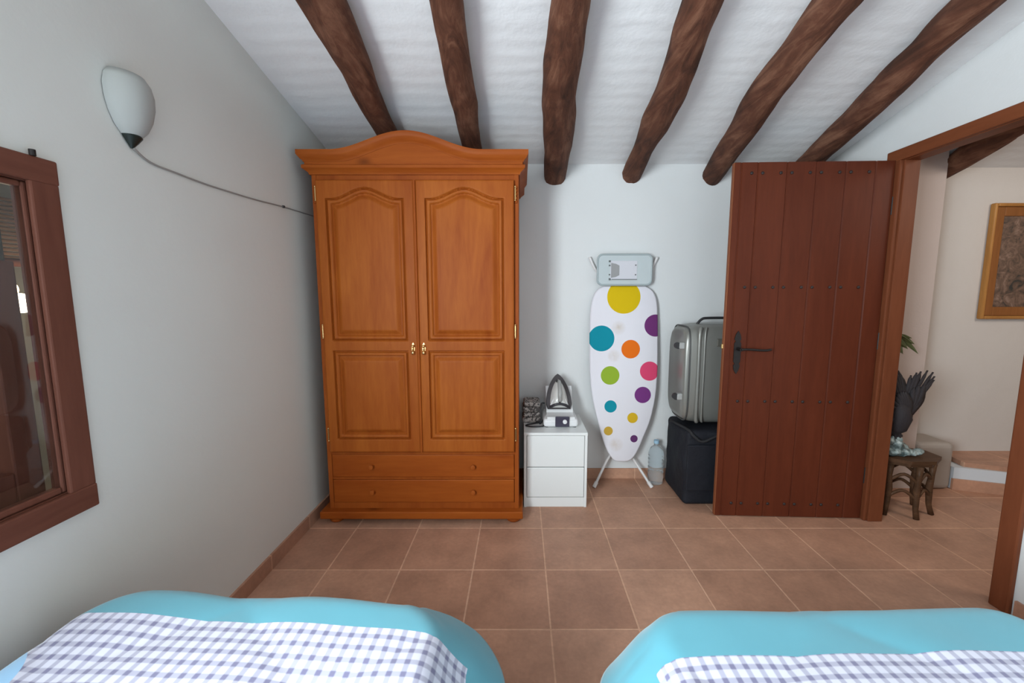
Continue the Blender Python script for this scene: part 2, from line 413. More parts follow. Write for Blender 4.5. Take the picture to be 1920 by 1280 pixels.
em = mat('lit_bulb_glass', (1, .8, .5)); ep = em.node_tree.nodes['Principled BSDF']; ep.inputs['Emission Color'].default_value = (1, .72, .35, 1); ep.inputs['Emission Strength'].default_value = 14
b = MB(); b.ball((-1.60, 1.262, 1.268), .024, 1, 1, 1.1, 3); b.build('bulb', em, LP, smooth=True)

pl_ = bpy.data.lights.new('bulb_light', 'POINT'); pl_.energy = 1.6; pl_.color = (1, .82, .6); pl_.shadow_soft_size = .03
po = bpy.data.objects.new('bulb_light', pl_); C.objects.link(po); po.location = (-1.56, 1.262, 1.225)
area('porch_fill', (-1.6, .0, 2.2), (-1.75, 1.3, 1.2), .4, .4, .9, (.85, .92, 1))  # faint fill lamp added inside the closed porch to brighten it

# ---------------------------------------------------------------- ceiling beams: rough logs following the slope
def beam(pts, rads, label, seed, n=22):
    rnd = random.Random(seed); path = []; rr = []
    sp = spline([(x, y, zc(y)-.062) for x, y in pts], 9)
    k = len(sp)
    for i, p in enumerate(sp):
        t = i/(k-1)*(len(rads)-1); a = int(min(t, len(rads)-2)); f = t-a
        rr.append((rads[a]*(1-f)+rads[a+1]*f))
        path.append(p)
    def fn(i, th):
        p = path[i]
        v = noise.noise(Vector((math.cos(th)*1.1+seed*3.1, math.sin(th)*1.1, p.y*3.2)))*.13
        v += noise.noise(Vector((math.cos(th)*2.5, math.sin(th)*2.5+seed, p.y*9)))*.06
        return 1+v
    b = MB(); b.tube(path, rr, n, True, fn)
    o = b.build('ceiling_beam', M['log'], smooth=True); tag(o, label, 'beam', 'log beams of the sloping ceiling'); return o
beam([(-.60, -2.19), (-.66, -.5), (-.685, .8), (-.687, 1.493), (-.690, 1.76), (-.707, 1.97), (-.709, 2.18), (-.70, 2.70)], [.078, .078, .08, .079, .07, .061, .055, .055], 'leftmost log beam, ending above the left part of the wardrobe', 1)
beam([(-.20, -2.19), (-.22, -.5), (-.24, .8), (-.258, 1.493), (-.270, 1.786), (-.269, 2.005), (-.273, 2.291), (-.27, 2.70)], [.06, .06, .06, .058, .060, .062, .053, .05], 'slender dark log beam running down behind the right shoulder of the wardrobe', 2)
beam([(.15, -2.19), (.16, -.5), (.17, .8), (.171, 1.493), (.170, 1.786), (.175, 1.97), (.195, 2.244), (.219, 2.70)], [.07, .07, .07, .070, .077, .078, .080, .068], 'straight log beam pointing at the viewer, just right of the wardrobe', 3)
beam([(.55, -2.19), (.58, -.5), (.61, .8), (.630, 1.493), (.656, 1.733), (.678, 1.937), (.683, 2.158), (.692, 2.389), (.70, 2.70)], [.07, .07, .068, .066, .070, .072, .072, .055, .060], 'crooked log beam ending above the ironing board', 4)
beam([(1.0, -2.19), (1.03, -.5), (1.07, .8), (1.092, 1.493), (1.104, 1.759), (1.116, 1.97), (1.161, 2.244), (1.215, 2.70)], [.07, .07, .068, .068, .070, .070, .070, .064], 'log beam ending at the top left corner of the open door', 5)
beam([(1.42, -2.19), (1.50, -.5), (1.56, .8), (1.587, 1.493), (1.615, 1.733), (1.633, 1.889), (1.671, 2.117), (1.710, 2.389), (1.75, 2.70)], [.07, .07, .066, .064, .056, .066, .060, .060, .06], 'log beam disappearing behind the middle of the open door top', 6)
beam([(2.25, -2.19), (2.36, -.5), (2.44, 1.0), (2.515, 2.10), (2.544, 2.254), (2.586, 2.442), (2.605, 2.53), (2.62, 2.75)], [.07, .07, .07, .068, .068, .066, .06, .06], 'log beam in the hall seen through the top of the doorway', 7)

# ---------------------------------------------------------------- wardrobe
WX0, WX1, WYF = -1.060, -.012, 2.115
WD = thing('wardrobe', ((WX0+WX1)/2, 2.36, 0), 'honey coloured pine wardrobe with arched top, two doors and two drawers', 'wardrobe')
b = MB()
b.box(WX0, WX0+.024, WYF, 2.632, .072, 1.86, .003); b.box(WX1-.024, WX1, WYF, 2.632, .072, 1.86, .003)
b.box(WX0+.024, WX1-.024, 2.618, 2.632, .072, 1.86)
b.box(WX0+.024, WX1-.024, WYF+.004, 2.618, 1.826, 1.86)
b.box(WX0+.024, WX1-.024, WYF+.004, 2.618, .384, .402); b.box(WX0+.024, WX1-.024, WYF+.004, 2.618, .072, .108)
b.box(WX0+.024, WX1-.024, WYF+.004, WYF+.03, .243, .254)
b.build('carcass', M['pine_dark'], WD)
def crown(prof, x0, x1, yf, yb, z0, bump, nx=60, name='cornice', m=None):
    """moulding profile (outset, dz) swept round the left side, front and right side"""
    b = MB(); path = [('L', x0, yb), ('L', x0, yf)]
    cols = []
    for (o, dz) in prof:
        col = [(x0-o, yb, z0+dz), (x0-o, yf-o, z0+dz+bump(x0))]
        for i in range(1, nx): 
            x = x0 + (x1-x0)*i/nx
            xx = (x0-o) + (x1-x0+2*o)*i/nx
            col.append((xx, yf-o, z0+dz+bump(x)))
        col += [(x1+o, yf-o, z0+dz+bump(x1)), (x1+o, yb, z0+dz)]
        cols.append([b.b.verts.new(c) for c in col])
    n = len(cols)
    for j in range(n):
        A = cols[j]; B = cols[(j+1) % n]
        for i in range(len(A)-1): b.b.faces.new((A[i], A[i+1], B[i+1], B[i]))
    b.b.faces.new([c[0] for c in cols]); b.b.faces.new([c[-1] for c in cols])
    return b.build(name, m or M['pineX'], WD, angle=35)
xc_ = -.566
def bmp(x):
    t = abs(x-xc_)/.345
    return .088*(.5+.5*math.cos(PI*min(1, t)))
# lower straight moulding
crown([(-.02, 0), (.006, 0), (.010, .010), (.026, .022), (.032, .026), (.032, .040), (.026, .044), (-.02, .044)], WX0, WX1, WYF, 2.632, 1.852, lambda x: 0, name='lower_moulding')
# pediment board
b = MB(); nn = 60; o = []
for i in range(nn+1):
    x = WX0-.02+(WX1-WX0+.04)*i/nn; o.append((x, 1.935+bmp(x)))
b.prism([(WX0-.02, 1.895)] + o + [(WX1+.02, 1.895)], .03, ((0, WYF-.022, 0), (1, 0, 0), (0, 0, 1), (0, 1, 0)))
b.box(WX0-.02, WX0, WYF, 2.63, 1.895, 1.93); b.box(WX1, WX1+.02, WYF, 2.63, 1.895, 1.93)
b.build('pediment', M['pineX'], WD)
crown([(.0, 0), (.024, 0), (.028, .008), (.034, .012), (.044, .026), (.048, .032), (.048, .052), (.0, .052)], WX0, WX1, WYF, 2.632, 1.908, bmp, name='arched_moulding')
# base
b = MB(); b.box(WX0-.040, WX1+.022, WYF-.040, 2.632, .032, .074, .006, 3); b.build('base_board', M['pineX'], WD)
for fx in (WX0+.035, WX1-.03):
    for fy in (WYF+.01, 2.55):
        b = MB(); b.lathe([(0, 0), (.024, 0), (.038, .010), (.040, .019), (.030, .029), (.022, .034), (0, .034)], fx, fy, 20); b.build('bun_foot', M['pine_dark'], WD, angle=50)
def panel_depth(d):
    """carved profile by distance inside a panel's outline; negative = carved in"""
    if d <= 0: return 0
    if d < .004: return -.014*smooth01(d/.004)
    if d < .007: return -.014
    if d < .014: return -.014+.0125*smooth01((d-.007)/.007)
    if d < .025: return -.0015-.001*(d-.014)/.011
    if d < .029: return -.0025-.0115*smooth01((d-.025)/.004)
    if d < .032: return -.014
    if d < .060: return -.014+.0135*smooth01((d-.032)/.028)
    return -.0005
def ward_door(x0, x1, sgn):
    z0, z1 = .405, 1.824; yb, yf = WYF-.001, WYF-.021
    px0, px1 = x0+.046, x1-.050
    xm = (px0+px1)/2; hw = (px1-px0)/2
    def top(x):
        t = abs(x-xm)/(hw-.03); return 1.736+.052*(.5+.5*math.cos(PI*min(1, t)))
    def depth(x, z):
        d1 = min(x-px0, px1-x, z-1.010)
        dt = top(x)-z
        sl = (top(x+.002)-top(x-.002))/.004
        d1 = min(d1, dt/math.sqrt(1+sl*sl))
        d2 = min(x-px0, px1-x, z-.476, .960-z)
        e = min(x-x0, x1-x, z-z0, z1-z)
        r = -.004*(1-smooth01(e/.006)) if e < .006 else 0
        return panel_depth(max(d1, d2)) + r
    b = MB(); st_ = .0042
    def lv(a, c): 
        k = int((c-a)/st_); return [a+(c-a)*i/k for i in range(k+1)]
    xs, zs = lv(x0, x1), lv(z0, z1)
    g = [[b.b.verts.new((x, yf-depth(x, z), z)) for x in xs] for z in zs]
    for j in range(len(zs)-1):
        for i in range(len(xs)-1): b.b.faces.new((g[j][i], g[j][i+1], g[j+1][i+1], g[j+1][i]))
    bk = [b.b.verts.new(p) for p in ((x0, yb, z0), (x1, yb, z0), (x1, yb, z1), (x0, yb, z1))]
    b.b.faces.new(bk)
    b.b.faces.new([bk[0], bk[1]] + list(reversed(g[0]))); b.b.faces.new([bk[3], bk[2]] + list(reversed(g[-1])))
    b.b.faces.new([bk[0], bk[3]] + [r[0] for r in reversed(g)]); b.b.faces.new([bk[1], bk[2]] + [r[-1] for r in reversed(g)])
    dr = b.build('door', M['pineZ'], WD, angle=60)
    # brass keyhole plate and drop pull
    kx = x1-.024 if sgn < 0 else x0+.024
    b = MB(); b.prism([(kx+.008*math.cos(a)*(1 if abs(math.sin(a)) < .7 else .8), .975+.028*math.sin(a)) for a in [2*PI*i/20 for i in range(20)]], .003, ((0, yf-.003, 0), (1, 0, 0), (0, 0, 1), (0, 1, 0)))
    pl = b.build('handle_plate', M['brass'], dr)
    b = MB(); b.ball((kx, yf-.014, .985), .008, sub=3); b.tube([(kx, yf, .985), (kx, yf-.014, .985)], .003, 8)
    b.tube([(kx, yf-.014, .985), (kx, yf-.012, .955)], .003, 8); b.ball((kx, yf-.012, .950), .0085, 1, 1, 1.3, 3); b.build('drop_pull', M['brass'], dr, smooth=True)
    hx = x0-.006 if sgn < 0 else x1+.006
    for hz in (1.06, 1.76, .50):
        b = MB(); b.tube([(hx, WYF-.008, hz-.03), (hx, WYF-.008, hz+.03)], .0048, 10)
        for dz in (-.034, .034): b.ball((hx, WYF-.008, hz+dz), .0055, sub=2)
        b.build('hinge', M['brass'], dr, angle=40)
    # carved block above the hinge side
    b = MB()
    for k in range(5): b.ball((hx+.009*(-1 if sgn < 0 else 1)*.6, WYF-.004, 1.72+.018*k), .0075, 1, .8, 1.15, 2)
    b.build('carved_drop', M['pine_dark'], WD, smooth=True)
ward_door(-1.034, -.541, -1); ward_door(-.533, -.036, 1)
b = MB(); b.tube([(-.537, WYF-.022, .41), (-.537, WYF-.022, 1.82)], .007, 10); b.build('closing_bead', M['pine_dark'], WD, angle=50)
for z0, z1 in ((.256, .384), (.110, .241)):
    b = MB(); b.box(WX0+.026, WX1-.026, WYF-.002, WYF+.02, z0, z1, .004, 2)
    dw = b.build('drawer', M['pineX'], WD)
    for kx in (-.816, -.262):
        b = MB(); b.lathe([(0, 0), (.007, 0), (.006, .008), (.013, .014), (.012, .021), (0, .024)], 0, 0, 16)
        bmesh.ops.rotate(b.b, cent=(0, 0, 0), matrix=Matrix.Rotation(PI/2, 3, 'X'), verts=b.b.verts)
        bmesh.ops.translate(b.b, vec=(kx, WYF-.002, (z0+z1)/2), verts=b.b.verts)
        b.build('knob', M['pine_dark'], dw, angle=50)

# ---------------------------------------------------------------- bedside drawers
NX0, NX1, NY0, NY1, NH = .017, .387, 2.262, 2.625, .456
ND = thing('drawer_unit', ((NX0+NX1)/2, 2.44, 0), 'small white two-drawer unit between the wardrobe and the ironing board', 'drawers')
b = MB(); b.box(NX0, NX0+.015, NY0, NY1, 0, NH-.017, .001); b.box(NX1-.015, NX1, NY0, NY1, 0, NH-.017, .001)
b.box(NX0+.015, NX1-.015, NY1-.006, NY1, .0, NH-.017); b.box(NX0+.015, NX1-.015, NY0+.006, NY1-.006, .0, .058); b.build('carcass', M['white_lac'], ND)
b = MB(); b.box(NX0-.001, NX1+.001, NY0-.002, NY1, NH-.017, NH, .002); b.build('top', M['white_lac'], ND)
for z0, z1 in ((.062, .243), (.248, .436)):
    b = MB(); b.box(NX0+.017, NX1-.017, NY0+.002, NY0+.018, z0, z1, .003, 2); b.build('drawer', M['white_front'], ND)

# folded patterned cloth
def speck_mat(name, c1, c2, scale):
    m = mat(name, c1, .95, spec=.1); g = N(m); v = g.coord()
    vo = g.n('ShaderNodeTexVoronoi'); g.l(v, vo.inputs['Vector']); vo.inputs['Scale'].default_value = scale
    g.l(g.ramp(vo.outputs['Color'], [(.40, c1), (.55, c2)]), g.p.inputs['Base Color']); return m
CL = thing('folded_cloth', (.065, 2.52, NH), 'grey and white speckled cloth folded on the left of the drawer unit', 'cloth')
cm = speck_mat('speckled_cloth', (.13, .12, .115), (.55, .51, .48), 110)
for k, (z0, z1, e) in enumerate(((.0, .033, 0), (.034, .066, .006), (.067, .098, .002), (.099, .128, .008))):
    b = MB(); b.box(.008+e, .128-e, 2.44+e, 2.60, NH+z0, NH+z1, .014, 4)
    for v in b.b.verts: v.co += Vector((0, 0, .004*noise.noise(v.co*25+Vector((0, 0, k))))) if z0 > 0 else Vector((0, 0, 0))
    b.build('fold', cm, CL, smooth=True)

# ---------------------------------------------------------------- steam iron on its station
SB = thing('steam_station', (.235, 2.45, NH), 'white steam ironing station with a dark control panel on the drawer unit', 'steam station')
b = MB(); b.box(.135, .345, 2.345, 2.585, NH+.004, NH+.055, .018, 4)
b.prism([(2.352, NH+.04), (2.58, NH+.04), (2.58, NH+.205), (2.540, NH+.215), (2.440, NH+.070), (2.41, NH+.066), (2.352, NH+.066)], .165, ((.158, 0, 0), (0, 1, 0), (0, 0, 1), (1, 0, 0)))
b.build('housing', M['white_pl'], SB, angle=40)
b = MB(); b.box(.205, .290, 2.338, 2.350, NH+.008, NH+.072, .005, 2); cp = b.build('control_panel', mat('dark_violet_panel', (.05, .045, .07), .3), SB)
b = MB(); b.lathe([(0, 0), (.013, 0), (.013, .008), (.010, .010), (0, .010)], 0, 0, 18)
bmesh.ops.rotate(b.b, cent=(0, 0, 0), matrix=Matrix.Rotation(PI/2, 3, 'X'), verts=b.b.verts); bmesh.ops.translate(b.b, vec=(.262, 2.339, NH+.042), verts=b.b.verts)
b.build('dial', M['white_pl'], cp, angle=40)
for fx in (.155, .325):
    for fy in (2.37, 2.56):
        b = MB(); b.lathe([(0, NH), (.01, NH), (.01, NH+.006), (0, NH+.006)], fx, fy, 12); b.build('foot', M['rubber'], SB)
b = MB(); b.tube(spline([(.135, 2.40, NH+.03), (.115, 2.385, NH+.015), (.122, 2.37, NH+.05), (.118, 2.372, NH+.10), (.126, 2.40, NH+.135), (.143, 2.435, NH+.13)]), .0055, 10)
b.tube(spline([(.14, 2.40, NH+.012), (.13, 2.36, NH+.007), (.06, 2.355, NH+.007), (.03, 2.38, NH+.007), (.09, 2.42, NH+.007), (.14, 2.43, NH+.012)]), .0045, 8); b.build('hose', M['rubber'], SB, angle=60)
IR = thing('steam_iron', (.240, 2.45, NH+.12), 'silver and dark grey steam iron resting nose up on its station', 'iron')
IA = math.radians(57)     # lean of the soleplate
iu = Vector((1, 0, 0)); iv = Vector((0, math.cos(IA), math.sin(IA))); iw = Vector((0, -math.sin(IA), math.cos(IA)))  # iw = away from the sole, towards the viewer and up
io = Vector((.236, 2.436, NH+.090))
def ip(u, v, n_): return io+iu*u+iv*v+iw*n_
def sole(t, wd):  # half width at t in 0..1 from heel to tip
    return wd*(1-t**2.3)**.75*(.86+.14*min(1, t/.15))
def iron_shell(w0, L, layers):
    b = MB(); n = 22; rings = []
    for (nn_, sc_, l0, l1) in layers:
        ring = []
        for k in range(n+1): t = k/n; ring.append(b.b.verts.new(ip(-sole(t, w0)*sc_, (l0+(l1-l0)*t)*L, nn_)))
        for k in range(n-1, -1, -1): t = k/n; ring.append(b.b.verts.new(ip(sole(t, w0)*sc_, (l0+(l1-l0)*t)*L, nn_)))
        rings.append(ring)
    m_ = len(rings[0])
    for a, c in zip(rings[:-1], rings[1:]):
        for k in range(m_): b.b.faces.new((a[k], a[(k+1) % m_], c[(k+1) % m_], c[k]))
    b.b.faces.new(rings[0]); b.b.faces.new(rings[-1]); bmesh.ops.remove_doubles(b.b, verts=b.b.verts, dist=1e-5); return b
iron_shell(.082, .235, [(0, 1, 0, 1), (.006, 1, 0, 1), (.014, .96, .02, .98)]).build('soleplate', mat('dark_grey_sole', (.07, .062, .065), .35, .3), IR, angle=40)
iron_shell(.060, .205, [(.014, .92, .03, .95), (.035, .80, .04, .88), (.060, .55, .10, .74), (.072, .34, .20, .60)]).build('body', mat('silver_plastic', (.74, .74, .71), .35, .1), IR, angle=60)
b = MB(); b.tube([ip(0, .035, .055), ip(0, .03, .095), ip(0, .07, .108), ip(0, .13, .100), ip(0, .155, .075), ip(0, .160, .055)], [.012, .013, .013, .012, .011, .010], 12)
b.build('handle', mat('grey_iron_handle', (.33, .33, .32), .4), IR, smooth=True)
b = MB(); b.tube([ip(-.012, .165, .052), ip(-.012, .165, .068)], .007, 12); b.build('steam_button', M['rubber'], IR, angle=40)
b = MB(); b.tube(spline([ip(-.058, .004, .03), ip(-.03, .012, .052), ip(0, .016, .058), ip(.03, .012, .052), ip(.058, .004, .03)]), .0085, 10); b.build('heel_rest', mat('black_heel_plastic', (.03, .028, .035), .4), IR, smooth=True)
b = MB(); b.tube(spline([ip(-.05, .02, .02), ip(-.03, .05, .050), ip(0, .065, .060), ip(.03, .05, .050), ip(.05, .02, .02)]), .008, 10); b.build('heel_arch', M['white_pl'], IR, smooth=True)

# ---------------------------------------------------------------- ironing board leaning on the wall
IB = thing('ironing_board', (.665, 2.52, 0), 'white ironing board with colourful dots leaning upright against the wall', 'ironing board')
def dots_mat():
    m = mat('dotted_cover', (.80, .79, .82), .85, spec=.2); g = N(m)
    tc = g.n('ShaderNodeTexCoord'); geo = tc.outputs['Object']
    sep = g.n('ShaderNodeSeparateXYZ'); g.l(geo, sep.inputs[0])
    col = None
    base = (.76, .745, .79)
    D = [(.660, 1.238, .107, (.66, .46, .006)), (.519, .972, .083, (.005, .25, .33)), (.866, 1.055, .071, (.16, .035, .16)),
         (.708, .903, .060, (.78, .16, .01)), (.577, .733, .060, (.28, .42, .035)), (.832, .761, .062, (.70, .065, .16)),
         (.790, .606, .053, (.18, .04, .20)), (.582, .531, .040, (.006, .26, .34)), (.726, .456, .034, (.66, .42, .02)), (.569, .370, .029, (.55, .35, .05)), (.737, .319, .024, (.12, .035, .13))]
    col = base
    for (x, z, r, c) in D:
        dx = g.math('SUBTRACT', sep.outputs[0], x-.665); dz = g.math('SUBTRACT', sep.outputs[2], z)
        dd = g.math('SQRT', g.math('ADD', g.math('MULTIPLY', dx, dx), g.math('MULTIPLY', dz, dz)))
        f = g.math('LESS_THAN', dd, r)
        col = g.mix(f, col, c)
    # faint scorch stains
    for (x, z, r) in ((.628, 1.04, .05), (.60, .86, .045), (.62, .28, .05)):
        dx = g.math('SUBTRACT', sep.outputs[0], x-.665); dz = g.math('SUBTRACT', sep.outputs[2], z)
        dd = g.math('SQRT', g.math('ADD', g.math('MULTIPLY', dx, dx), g.math('MULTIPLY', dz, dz)))
        ns = g.noise(geo, 30, 3)
        f = g.math('MULTIPLY', g.math('MAXIMUM', g.math('SUBTRACT', 1, g.math('DIVIDE', dd, r)), 0), g.math('MULTIPLY', ns, .9))
        col = g.mix(f, col, (.50, .38, .24))
    g.l(col, g.p.inputs['Base Color'])
    g.bump(g.noise(geo, 9, 3), .2, .01)
    return m
# outline in X / Z (left half, right half)
lft = [(.640, .165), (.612, .172), (.583, .205), (.556, .255), (.530, .33), (.502, .43), (.476, .53), (.458, .63), (.447, .76), (.444, .95), (.446, 1.12), (.455, 1.20), (.472, 1.255), (.498, 1.290), (.535, 1.308)]
rgt = [(.795, 1.308), (.832, 1.290), (.860, 1.255), (.876, 1.20), (.882, 1.10), (.885, .95), (.886, .78), (.880, .64), (.865, .53), (.838, .42), (.802, .33), (.770, .25), (.742, .200), (.712, .172), (.680, .164)]
def board_y(z): return 2.528+(z-.165)*.068
def board_shell(scale_layers, name, m, sm=True):
    b = MB(); pts = spline([(x, 0, z) for x, z in lft], 2)+spline([(x, 0, z) for x, z in rgt], 2)
    cx_, cz_ = .665, .72; rings = []
    for (off, ins) in scale_layers:
        ring = []
        for i, p in enumerate(pts):
            a = pts[i-1]; c = pts[(i+1) % len(pts)]; t = (c-a).normalized(); nrm = Vector((t.z, 0, -t.x))
            q = p - nrm*(-ins)
            ring.append(b.b.verts.new((q.x, board_y(q.z)+off, q.z)))
        rings.append(ring)
    n = len(rings[0])
    for A, B in zip(rings[:-1], rings[1:]):
        for k in range(n): b.b.faces.new((A[k], A[(k+1) % n], B[(k+1) % n], B[k]))
    b.b.faces.new(rings[0]); b.b.faces.new(rings[-1])
    return b.build(name, m, IB, angle=50)
board_shell([(.0, .010), (.003, .004), (.008, 0), (.018, 0), (.024, .004)], 'padded_cover', dots_mat())
# metal mesh deck behind
board_shell([(.0245, .012), (.031, .012)], 'deck', M['grey_metal'])
def ty(z): return board_y(z)
# iron rest: rounded frame with plate
b = MB()
def rrect(x0, x1, z0, z1, r, n=6):
    o = []
    for (cx_, cz_, a0) in ((x1-r, z1-r, 0), (x0+r, z1-r, PI/2), (x0+r, z0+r, PI), (x1-r, z0+r, 1.5*PI)):
        for k in range(n+1): a = a0+PI/2*k/n; o.append((cx_+r*math.cos(a), cz_+r*math.sin(a)))
    return o
RY = 2.588
b.prism(rrect(.488, .826, 1.316, 1.502, .03), .010, ((0, RY, 0), (1, 0, 0), (0, 0, 1), (0, 1, 0)))
rp = b.build('iron_rest', M['grey_metal'], IB)
b = MB(); o = rrect(.486, .828, 1.314, 1.504, .032); b.tube([(x, RY+.002, z) for x, z in o]+[(o[0][0], RY+.002, o[0][1])], .0065, 8, False); b.build('rest_rim', mat('grey_metal_rim', (.36, .42, .43), .4), rp, smooth=True)
b = MB(); b.box(.565, .735, RY-.003, RY, 1.350, 1.465, .001); b.build('rest_plate', mat('pale_rest_plate', (.62, .62, .66), .4), rp)
b = MB()
b.prism([(.570, 1.452), (.600, 1.446), (.622, 1.435), (.622, 1.375), (.600, 1.364), (.570, 1.358)], .002, ((0, RY-.0052, 0), (1, 0, 0), (0, 0, 1), (0, 1, 0)))
b.build('rest_inset', mat('grey_inset', (.30, .30, .30), .5), rp)
for (x, z, s_) in ((.560, 1.462, .011), (.560, 1.436, .009), (.560, 1.378, .008), (.562, 1.350, .012), (.725, 1.438, .007), (.725, 1.378, .007)):
    b = MB(); b.box(x-s_/2, x+s_/2, RY-.008, RY-.003, z-s_/2, z+s_/2, .001); b.build('rest_stud', mat('dark_stud', (.10, .11, .11), .5), rp)
b = MB(); b.box(.575, .735, RY-.007, RY-.003, 1.346, 1.352, .001); b.build('rest_slot', mat('slot_grey', (.22, .23, .24), .5), rp)
for x0, xs, xk in ((.484, 1, .440), (.847, -1, .876)):
    xm_ = .60 if xs > 0 else .735
    b = MB(); b.tube(spline([(x0, 2.512, .012), (x0+xs*.040, 2.545, .075), (x0+xs*.085, 2.580, .145), (x0+xs*.14, 2.604, .25), (xm_+xs*.03, 2.616, .50), (xm_+xs*-.03, 2.630, 1.0), (xk+xs*.10, 2.633, 1.32), (xk+xs*.035, 2.632, 1.42), (xk, 2.630, 1.492)], 5), .0085, 12); b.build('leg_tube', M['tube_white'], IB, smooth=True)
    b = MB(); b.tube([(x0-xs*.008, 2.505, .003), (x0+xs*.012, 2.520, .032)], .0125, 12); b.build('foot_cap', M['tube_white'], IB, angle=40)

# ---------------------------------------------------------------- black bag, suitcase, bottle
def soft_box(x0, x1, y0, y1, z0, z1, r, res=.02, amp=.01, seed=0, freq=6):
    b = MB(); b.box(x0, x1, y0, y1, z0, z1, r, 4)
    bmesh.ops.triangulate(b.b, faces=[f for f in b.b.faces if len(f.verts) > 4])
    for _ in range(4): bmesh.ops.subdivide_edges(b.b, edges=[e for e in b.b.edges if e.calc_length() > res*1.6], cuts=1, use_grid_fill=True)
    c = Vector(((x0+x1)/2, (y0+y1)/2, (z0+z1)/2))
    for v in b.b.verts:
        d = (v.co-c).normalized(); n_ = noise.fractal(v.co*freq+Vector((seed, 0, 0)), 1.0, 2.0, 3)
        k = smooth01((v.co.z-z0)/.05)
        v.co += d*n_*amp*k
    return b
BG = thing('travel_bag', (1.19, 2.43, 0), 'large black soft bag standing on the floor under the grey suitcase', 'bag')
bm_ = mat('black_nylon', (.010, .011, .016), .7, spec=.3); g = N(bm_); g.bump(g.noise(g.coord(), 14, 4), .35, .02)
soft_box(.965, 1.42, 2.275, 2.60, .002, .462, .03, .03, .014, 3).build('body', bm_, BG, smooth=True)
b = MB(); b.tube(spline([(.955, 2.50, .455), (.985, 2.30, .462), (1.00, 2.262, .440), (1.05, 2.255, .405), (1.12, 2.258, .43), (1.2, 2.262, .455), (1.4, 2.262, .46)], 5), .008, 8)
b.build('edge_piping', mat('black_webbing', (.014, .014, .016), .8), BG, smooth=True)
b = MB(); b.box(.972, 1.40, 2.262, 2.275, .10, .38, .006, 3); b.build('front_pocket', bm_, BG)
SU = thing('suitcase', (1.16, 2.44, .475), 'silver grey hard suitcase lying on its side on the black bag', 'suitcase')
sm_ = mat('silver_grey_shell', (.235, .235, .215), .33, .35); g = N(sm_); g.bump(g.noise(g.coord(), 300, 2), .05, .001)
# shell: superellipse section swept along X (side lying, wheels to the left)
def case_shell():
    b = MB(); n = 48; rings = []
    x0, x1 = .955, 1.46; yc, zc_ = 2.445, .782; hy, hz = .135, .300
    for (x, k, kz) in ((x0, .90, .80), (x0+.004, .935, .86), (x0+.018, .975, .92), (x0+.05, 1.0, .965), (x0+.10, 1.0, .992), (x0+.16, 1.0, 1.0), (x1-.12, 1.0, 1.0), (x1-.03, .97, .96), (x1, .88, .85)):
        ring = []
        for i in range(n):
            a = 2*PI*i/n; ca, sa = math.cos(a), math.sin(a); e = 2/5.0
            ring.append(b.b.verts.new((x, yc+hy*k*math.copysign(abs(ca)**e, ca), zc_+hz*kz*math.copysign(abs(sa)**e, sa))))
        rings.append(ring)
    for A, B in zip(rings[:-1], rings[1:]):
        for i in range(n): b.b.faces.new((A[i], A[(i+1) % n], B[(i+1) % n], B[i]))
    b.b.faces.new(rings[0]); b.b.faces.new(rings[-1]); return b
case_shell().build('shell', sm_, SU, angle=50)
b = MB()
for xx, r_ in ((1.030, .013), (1.062, .008)):
    b.tube(spline([(xx+.01, 2.318, .505), (xx, 2.309, .54), (xx, 2.308, .80), (xx, 2.309, 1.02), (xx+.012, 2.322, 1.06)], 4), r_*.8, 10)
rb = b.build('moulded_rib', sm_, SU, smooth=True)
b = MB(); n = 60; pts = []
for i in range(n+1):
    a = 2*PI*i/n; ca, sa = math.cos(a), math.sin(a); e = .4
    pts.append((.980, 2.445+.137*.985*math.copysign(abs(ca)**e, ca), .782+.302*.945*math.copysign(abs(sa)**e, sa)))
b.tube(pts, .0045, 8, False); b.build('trim_band', mat('dark_grey_trim', (.06, .06, .058), .4), SU, smooth=True)
for wz in (.955, .650):
    for wy in (2.350,):
        b = MB(); b.box(.925, .962, wy-.017, wy+.017, wz-.020, wz+.020, .008, 3); wh = b.build('wheel_housing', mat('light_grey_wheel_housing', (.35, .35, .34), .4), SU)
        b = MB(); b.tube([(.922, wy-.013, wz), (.922, wy+.013, wz)], .019, 20); b.build('wheel', M['rubber'], wh, angle=40)
b = MB(); b.tube(spline([(1.06, 2.42, 1.078), (1.085, 2.42, 1.105), (1.12, 2.42, 1.113), (1.26, 2.42, 1.113), (1.29, 2.42, 1.105), (1.31, 2.42, 1.078)], 5), .008, 10); b.build('carry_handle', M['rubber'], SU, smooth=True)
b = MB(); b.box(1.13, 1.20, 2.302, 2.312, .955, 1.00, .004, 2); b.build('latch', mat('dark_latch', (.10, .095, .08), .4), SU)

gl = mat('clear_plastic', (.86, .93, .96), .08); gq = gl.node_tree.nodes['Principled BSDF']; gq.inputs['Transmission Weight'].default_value = .85; gq.inputs['IOR'].default_value = 1.2
BT = thing('water_bottle', (.898, 2.575, 0), 'clear plastic water bottle on the floor between ironing board and black bag', 'bottle')
b = MB(); pr = [(0, .002), (.040, .002), (.050, .012), (.050, .05)]
for k in range(5): z = .06+k*.028; pr += [(.050, z), (.046, z+.007), (.046, z+.012), (.050, z+.019)]
pr += [(.049, .21), (.035, .245), (.017, .262), (.015, .275)]
b.lathe(pr, .898, 2.575, 28); b.build('bottle_body', gl, BT, smooth=True)
b = MB(); b.lathe([(0, .276), (.017, .276), (.017, .296), (0, .296)], .898, 2.575, 20); b.build('cap', mat('pale_blue_cap', (.35, .55, .70), .4), BT, angle=40)

